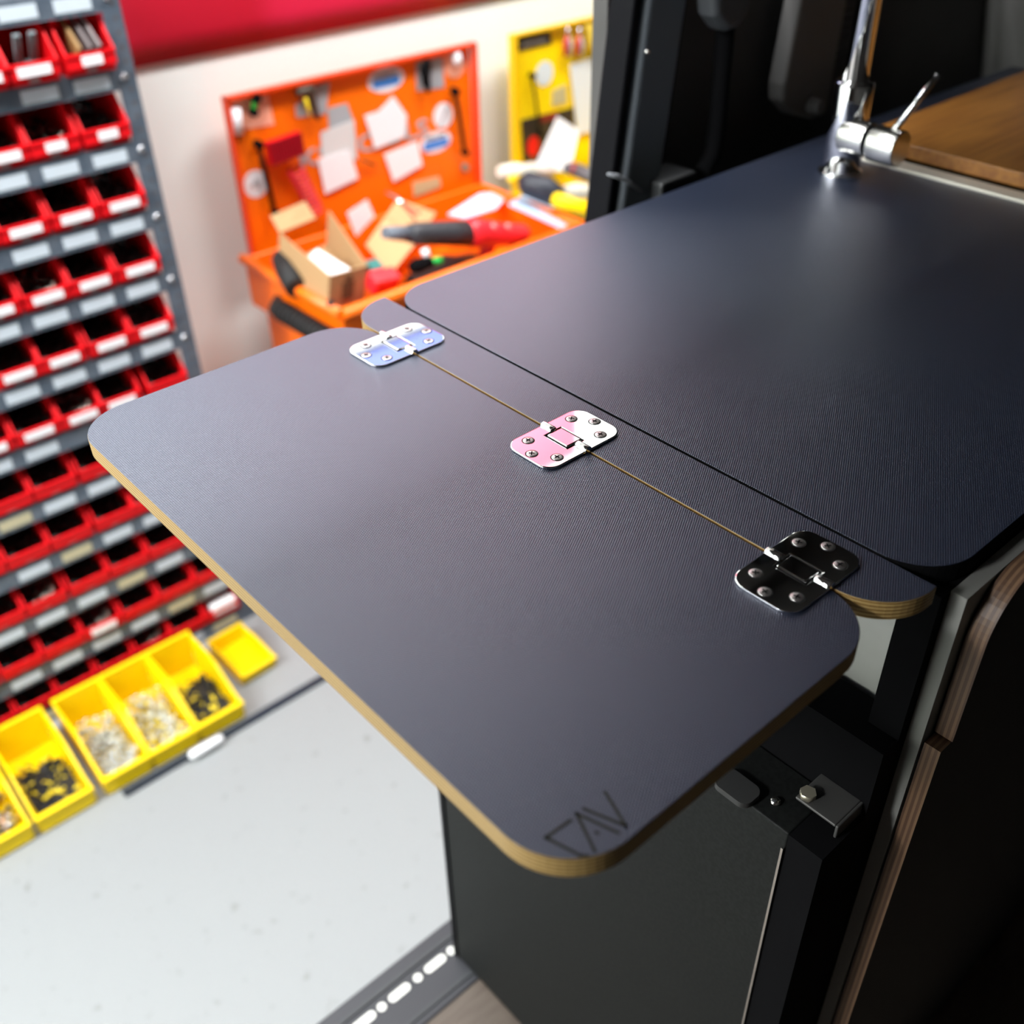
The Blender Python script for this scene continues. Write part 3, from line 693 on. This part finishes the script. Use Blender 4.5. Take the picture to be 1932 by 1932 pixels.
bm = B(); tube(bm, [at(x, y, 1, BY-.018) for x, y in ((806, 110), (800, 135), (806, 160), (808, 175))], [.006, .012, .010, .004], 10); link('jaw', bm, black, t2)
bm = B(); a, c = at(683, 302, 1, BY-.012), at(708, 312, 1, BY-.012); tube(bm, [a, c], .0035, 8)
tag(link('board_peg', bm, mat('brown_peg', (.12, .03, .0), .6)), 'small dark peg in the middle of the orange board', 'peg')

# things in the tray
def quad3(name, pts, m, label, cat, th=.002, parent=None, grp=None):
    bm = B(); P_ = [Vector(p) for p in pts]; nrm = (P_[1]-P_[0]).cross(P_[2]-P_[0]).normalized()*th/2
    lo = [bm.verts.new(p-nrm) for p in P_]; hi = [bm.verts.new(p+nrm) for p in P_]; n = len(P_)
    bm.faces.new(lo[::-1]); bm.faces.new(hi)
    for i in range(n): bm.faces.new((lo[i], lo[(i+1) % n], hi[(i+1) % n], hi[i]))
    o = link(name, bm, m, parent)
    if cat: tag(o, label, cat, grp)
    elif label: o['label'] = label
    return o
def P3(x, y, Y): return at(x, y, 1, Y)
# open cardboard box leaning in the left end of the tray
t2 = thing('cardboard_box', 'open brown cardboard box with raised flap in the left end of the orange trolley', 'box', P3(640, 575, 1.87))
fl_, fr_, bl_, br_ = P3(622, 520, 1.88), P3(692, 500, 1.885), P3(528, 440, 2.10), P3(620, 398, 2.12)
dn = Vector((-.01, .012, -.085))
quad3('box_end', [fl_, fr_, fr_+dn, fl_+dn], kraft, None, None, .003, t2)
quad3('box_side', [fl_, bl_, bl_+dn, fl_+dn], kraft, None, None, .003, t2)
quad3('box_side', [fr_, br_, br_+dn, fr_+dn], kraft, None, None, .003, t2)
quad3('box_base', [fl_+dn, fr_+dn, br_+dn, bl_+dn], kraft, None, None, .003, t2)
quad3('box_flap', [bl_, P3(510, 408, 2.14), P3(575, 380, 2.15), P3(596, 412, 2.12)], kraft, None, None, .003, t2)
mm = (fl_+fr_)/2; e1 = (fr_-fl_).normalized(); dnn = dn.normalized(); nrm = e1.cross(dnn).normalized()
nrm = nrm if nrm.y < 0 else -nrm
bm = B(); obox(bm, mm+dn*.55+nrm*.0022, e1, dnn, nrm, .016, .022, .0006); obox(bm, mm+dn*.2+nrm*.0022, e1, dnn, nrm, .009, .006, .0006)
link('box_print', bm, mat('kraft_print', (.12, .07, .03), .8), t2)
quad3('folded_sheet', [P3(598, 470, 1.99), P3(640, 500, 1.95), P3(660, 508, 1.92), P3(628, 540, 1.91), P3(612, 525, 1.93), P3(575, 490, 2.0)], paper, 'white folded sheet inside the cardboard box', 'sheet', .002)
a, c = P3(528, 478, 2.13), P3(560, 545, 2.00)
t2 = thing('tape_roll', 'black padded handle sticking out left of the cardboard box', 'handle', c)
bm = B(); tube(bm, [a, a+(c-a)*.15, a+(c-a)*.5, c], [.012, .026, .030, .026], 18); link('grip', bm, rubber, t2)
flat_pts = [P3(690, 462, 2.10), P3(750, 376, 2.27), P3(822, 402, 2.22), P3(800, 440, 2.12), P3(735, 520, 1.97)]
quad3('cardboard_sheet', flat_pts, mat('light_kraft', (.60, .36, .17), .8), 'light brown cardboard sheet leaning in the orange trolley behind the power tool', 'cardboard', .003)
flat('paper_note', [(655, 402), (693, 377), (707, 408), (672, 446)], 2.20, paper, 'small white note standing low in front of the orange board beside the cardboard sheet', 'note')
# heat gun
t2 = thing('heat_gun', 'red and black heat gun with grey nozzle lying across the orange trolley', 'heat gun', P3(880, 445, 1.93))
hy = 1.93
bm = B(); tube(bm, [P3(725, 439, hy), P3(773, 441, hy)], [.0135, .019], 20); link('nozzle', bm, mat('nozzle_grey', (.12, .14, .17), .6), t2)
bm = B(); tube(bm, [P3(771, 441, hy), P3(785, 441, hy), P3(850, 440, hy), P3(885, 440, hy)], [.021, .026, .030, .032], 24); link('barrel', bm, mat('tool_black', (.03, .03, .035), .5), t2)
rp = mat('tool_red', (.80, .02, .03), .35)
bm = B(); tube(bm, [P3(878, 440, hy), P3(890, 438, hy), P3(915, 440, hy), P3(950, 443, hy), P3(985, 440, hy), P3(996, 438, hy)], [.030, .037, .034, .028, .024, .012], 24); bd = link('housing', bm, rp, t2)
bm = B(); tube(bm, [P3(925, 448, hy), P3(918, 475, hy+.01), P3(905, 500, hy+.02)], [.022, .019, .018], 18); link('grip', bm, rp, t2)
for x, y in ((935, 428), (962, 428)):
    p = P3(x, y, hy-.032); bm = B(); cyl(bm, p+Vector((0, .012, 0)), p, .006, n=16); link('button', bm, mat('tool_grey', (.35, .3, .3), .5), bd)
bm = B(); tube(bm, [P3(962, 466, hy-.012), P3(992, 452, hy-.014)], [.008, .011], 14); link('cord_end', bm, black, t2)
# dark soft things under it
bm = B(); bmesh.ops.create_icosphere(bm, subdivisions=4, radius=1)
for v in bm.verts:
    nn = math.sin(v.co.x*7+v.co.y*3)*.08+math.sin(v.co.z*9+v.co.x*5)*.06; v.co *= (1+nn); v.co = Vector((v.co.x*.13, v.co.y*.075, v.co.z*.045))
bm.transform(Matrix.Translation(Vector((1.50, 1.955, .848)))); tag(link('cloth_bag', bm, mat('bag_black', (.01, .012, .011), .45), smooth=True), 'crumpled black bag lying in the orange trolley under the heat gun', 'bag')
t2 = thing('spray_bottle', 'black bottle with green cap lying in the orange trolley below the heat gun', 'bottle', P3(800, 500, 1.88))
a, c = P3(775, 505, 1.885), P3(812, 494, 1.885)
bm = B(); tube(bm, [a, a+(c-a)*.3, c], [.012, .018, .014], 16); link('bottle', bm, black, t2)
bm = B(); e_ = P3(832, 491, 1.885); cyl(bm, c, e_, .009, n=14); link('cap', bm, mat('green_cap', (.0, .55, .08), .4), t2)
bm = B(); tube(bm, [P3(800, 470, 1.90), P3(806, 485, 1.89)], .009, 12); tag(link('glove_cuff', bm, paper), 'small white capped stub between heat gun and black bottle', 'cap')
t2 = thing('hand_tool', 'red tool with teal end lying between box and black bag in the trolley', 'tool', P3(715, 525, 1.87))
bm = B(); obox(bm, P3(722, 530, 1.875), (1, 0, -.1), (0, 1, .5), (.1, -.5, 1), .036, .020, .022); bevel(link('red_body', bm, rp, t2), .006)
bm = B(); obox(bm, P3(704, 507, 1.905), (1, 0, -.1), (0, 1, .5), (.1, -.5, 1), .018, .016, .016); bevel(link('teal_end', bm, mat('teal', (.02, .16, .14), .5), t2), .004)
t2 = thing('long_nose_pliers', 'small pliers with red grips leaning on the cardboard sheet', 'pliers', P3(765, 390, 2.14))
bm = B(); tube(bm, [P3(728, 362, 2.2), P3(750, 376, 2.17), P3(765, 390, 2.14)], [.003, .006, .007], 10); link('jaws', bm, steel, t2)
for c_ in ((784, 415), (792, 402)):
    bm = B(); tube(bm, [P3(765, 390, 2.14), P3(*c_, 2.10)], [.005, .004], 8); link('grip', bm, mat('pliers_red', (.45, .08, .04), .5), t2)
quad3('paper_stack', [P3(845, 405, 2.05), P3(905, 366, 2.2), P3(966, 362, 2.22), P3(935, 395, 2.08), P3(880, 412, 2.02)], mat('paper_bluish', (.55, .64, .76), .7), 'white and blue printed papers at the right end of the orange trolley', 'papers', .004)
bm = B()
for i in range(3):
    a = P3(868+i*14, 402-i*3, 2.055); c = P3(925+i*8, 370-i*1, 2.19)
    obox(bm, (a+c)/2+Vector((0, -.004, .004)), c-a, (0, .3, 1), (c-a).cross(Vector((0, .3, 1))), (c-a).length/2, .0006, .002)
bm.free()

# ------------------------------------------------------------------ yellow tool trolley
t = thing('tool_trolley', 'yellow tool trolley with raised board, partly hidden by the van pillar', 'tool trolley', (2.4, 2.05, 0))
ylw = mat('yellow_paint', (.95, .66, .0), .4)
bm = B(); prism(bm, [(2.035, .82), (2.78, .82), (2.78, 1.284), (2.035, 1.284)], 1, BY, BY+.012); yb = link('pegboard_lid', bm, ylw, t)
bm = B(); box(bm, 2.02, 2.035, BY-.02, BY+.002, .80, 1.29); box(bm, 2.035, 2.78, BY-.02, BY, 1.284, 1.29); link('lid_frame', bm, mat('yellow_frame', (.85, .50, .0), .4), yb)
X0 = 1.985
bm = B(); box(bm, X0, 2.75, 1.84, 1.852, .74, .86); box(bm, X0, X0+.012, 1.852, 2.27, .74, .86); box(bm, X0+.012, 2.75, 1.852, 2.27, .74, .752); box(bm, X0+.012, 2.75, 2.258, 2.27, .752, .86); box(bm, 2.738, 2.75, 1.852, 2.258, .752, .86)
bevel(link('tray', bm, ylw, t), .003)
bm = B(); box(bm, X0+.02, 2.73, 1.87, 2.26, .12, .739); link('cabinet_body', bm, ylw, t)
for x in (X0+.08, 2.67):
    for y in (1.92, 2.2):
        bm = B(); cyl(bm, (x-.015, y, .06), (x+.015, y, .06), .0595, n=24); link('castor', bm, rubber, t)
s = plate('name_plate', [(974, 72), (1038, 60), (1041, 82), (977, 97)], BY-.003, kst, .0028, yb)
p = at(1008, 78, 1, BY)
text('plate_lettering', 'performance', .0175, wst, s, (p.x, BY-.0036, p.z), ext=.0003, sx=1.0)
Y2 = BY-.001
s = disc('round_sticker', 1027, 139, .034, mat('sticker_pale', (.62, .68, .72), .5), Y2, yb)
s = plate('poster', [(984, 227), (1081, 203), (1086, 262), (1082, 300), (988, 306)], BY-.003, mat('poster_black', (.02, .015, .015), .5), .0028, yb)
plate('poster_red_band', [(1022, 218), (1052, 210), (1052, 222), (1022, 232)], BY-.0045, mat('poster_red', (.22, .01, .01), .5), .0012, s)
disc('poster_red_shape', 1006, 276, .030, red, BY-.0035, s, .8)
plate('grey_sticker', [(1043, 172), (1068, 160), (1070, 195), (1042, 200)], BY-.003, mat('sticker_tan', (.45, .40, .22), .5), .0028, yb)
flat('paper_sheet', [(1076, 122), (1148, 100), (1150, 240), (1090, 254)], BY-.010, mat('paper_cool', (.66, .70, .74), .7), 'large pale paper sheet hanging on the yellow board beside the van pillar', 'paper', .002)
rod('allen_key', [(1004, 142), (1012, 200), (1019, 255)], BY-.015, .0042, black, 'long thin black tool hanging over the yellow board', 'hex key')
for i, (px, lb) in enumerate(((1071, 'red and grey pliers hanging left of its twin on the yellow board'), (1093, 'red and grey pliers hanging right of its twin on the yellow board'))):
    t2 = thing('pliers', lb, 'pliers', at(px, 90, 1, BY-.02), group='pliers on the yellow board')
    bm = B(); tube(bm, [at(px, 52, 1, BY-.018), at(px+1, 66, 1, BY-.018)], [.004, .008], 10); link('jaws', bm, steel, t2)
    for dx in (-4, 5):
        bm = B(); tube(bm, [at(px, 64, 1, BY-.018), at(px+dx, 84, 1, BY-.018), at(px+dx*.8, 106, 1, BY-.018)], [.005, .008, .006], 10); link('grip', bm, mat('grip_red', (.5, .02, .03), .4) if dx < 0 else mat('grip_grey', (.42, .38, .38), .4), t2)
bm = B(); a, c = at(1112, 45, 1, BY-.02), at(1122, 88, 1, BY-.02); d = c-a
tube(bm, [a+d*(i/80)+Vector((math.cos(i*.785), math.sin(i*.785), 0))*.016 for i in range(81)], .003, 6)
tag(link('coiled_cable', bm, mat('yellow_cable', (.75, .55, .05), .4)), 'thin yellow coiled cable at the top of the yellow board', 'cable')
# on the yellow trolley tray
quad3('white_card', [P3(1052, 220, 2.24), P3(1092, 246, 2.24), P3(1075, 325, 2.18), P3(1008, 318, 2.18)], paper, 'white folded card standing on the yellow trolley', 'card', .002)
t2 = thing('staple_gun', 'black and yellow handled tool lying on the yellow trolley', 'hand tool', P3(1050, 385, 1.95))
bm = B(); tube(bm, [P3(978, 345, 2.05), P3(990, 345, 2.04), P3(1030, 358, 2.0), P3(1052, 372, 1.97), P3(1058, 378, 1.96)], [.014, .032, .036, .030, .020], 18); link('head', bm, mat('tool_navy', (.012, .015, .025), .5), t2)
bm = B(); tube(bm, [P3(1042, 374, 1.96), P3(1050, 377, 1.95), P3(1150, 412, 1.86)], [.012, .021, .021], 16); link('handle', bm, yellow, t2)
bm = B(); tube(bm, [P3(1045, 392, 1.96), P3(1150, 430, 1.87)], .010, 12); link('underside', bm, rubber, t2)
t2 = thing('torch', 'dark grey cylindrical torch with a red ring behind the staple gun', 'torch', P3(1100, 330, 2.1))
bm = B(); tube(bm, [P3(1068, 318, 2.12), P3(1078, 318, 2.12)], [.014, .018], 16); tube(bm, [P3(1084, 320, 2.11), P3(1160, 350, 2.02)], .020, 16); link('barrel', bm, mat('torch_grey', (.09, .08, .085), .45), t2)
bm = B(); tube(bm, [P3(1077, 318, 2.12), P3(1085, 321, 2.11)], .0195, 16); link('red_ring', bm, mat('ring_red', (.30, .02, .02), .45), t2)
quad3('blue_cloth', [P3(960, 385, 2.02), P3(1000, 362, 2.15), P3(1150, 415, 2.0), P3(1150, 440, 1.86), P3(1105, 446, 1.84), P3(1060, 430, 1.87)], mat('light_blue_cloth', (.42, .56, .74), .8), 'light blue folded cloth spread at the corner of the yellow trolley', 'cloth', .006)
for i, (x, y, yy, r, cc, lb) in enumerate(((1088, 360, 2.03, .022, (.62, .58, .48), 'beige rolled cloth under the torch'), (1002, 320, 2.2, .02, (.75, .62, .55), 'pinkish crumpled wrapper behind the black tool head'), (968, 322, 2.2, .022, (.70, .66, .55), 'cream coloured roll at the left end of the yellow trolley'))):
    bm = B(); c = P3(x, y, yy); tube(bm, [c-Vector((.05, 0, -.01)), c, c+Vector((.06, -.03, -.01))], [r*.7, r, r*.8], 12); tag(link('rolled_cloth', bm, mat('roll%d' % i, cc, .8)), lb, 'roll')
bm = B(); tube(bm, [P3(962, 338, 2.13), P3(985, 334, 2.15)], .008, 10); tag(link('yellow_stub', bm, yellow), 'short yellow rod end left of the black tool head', 'rod')
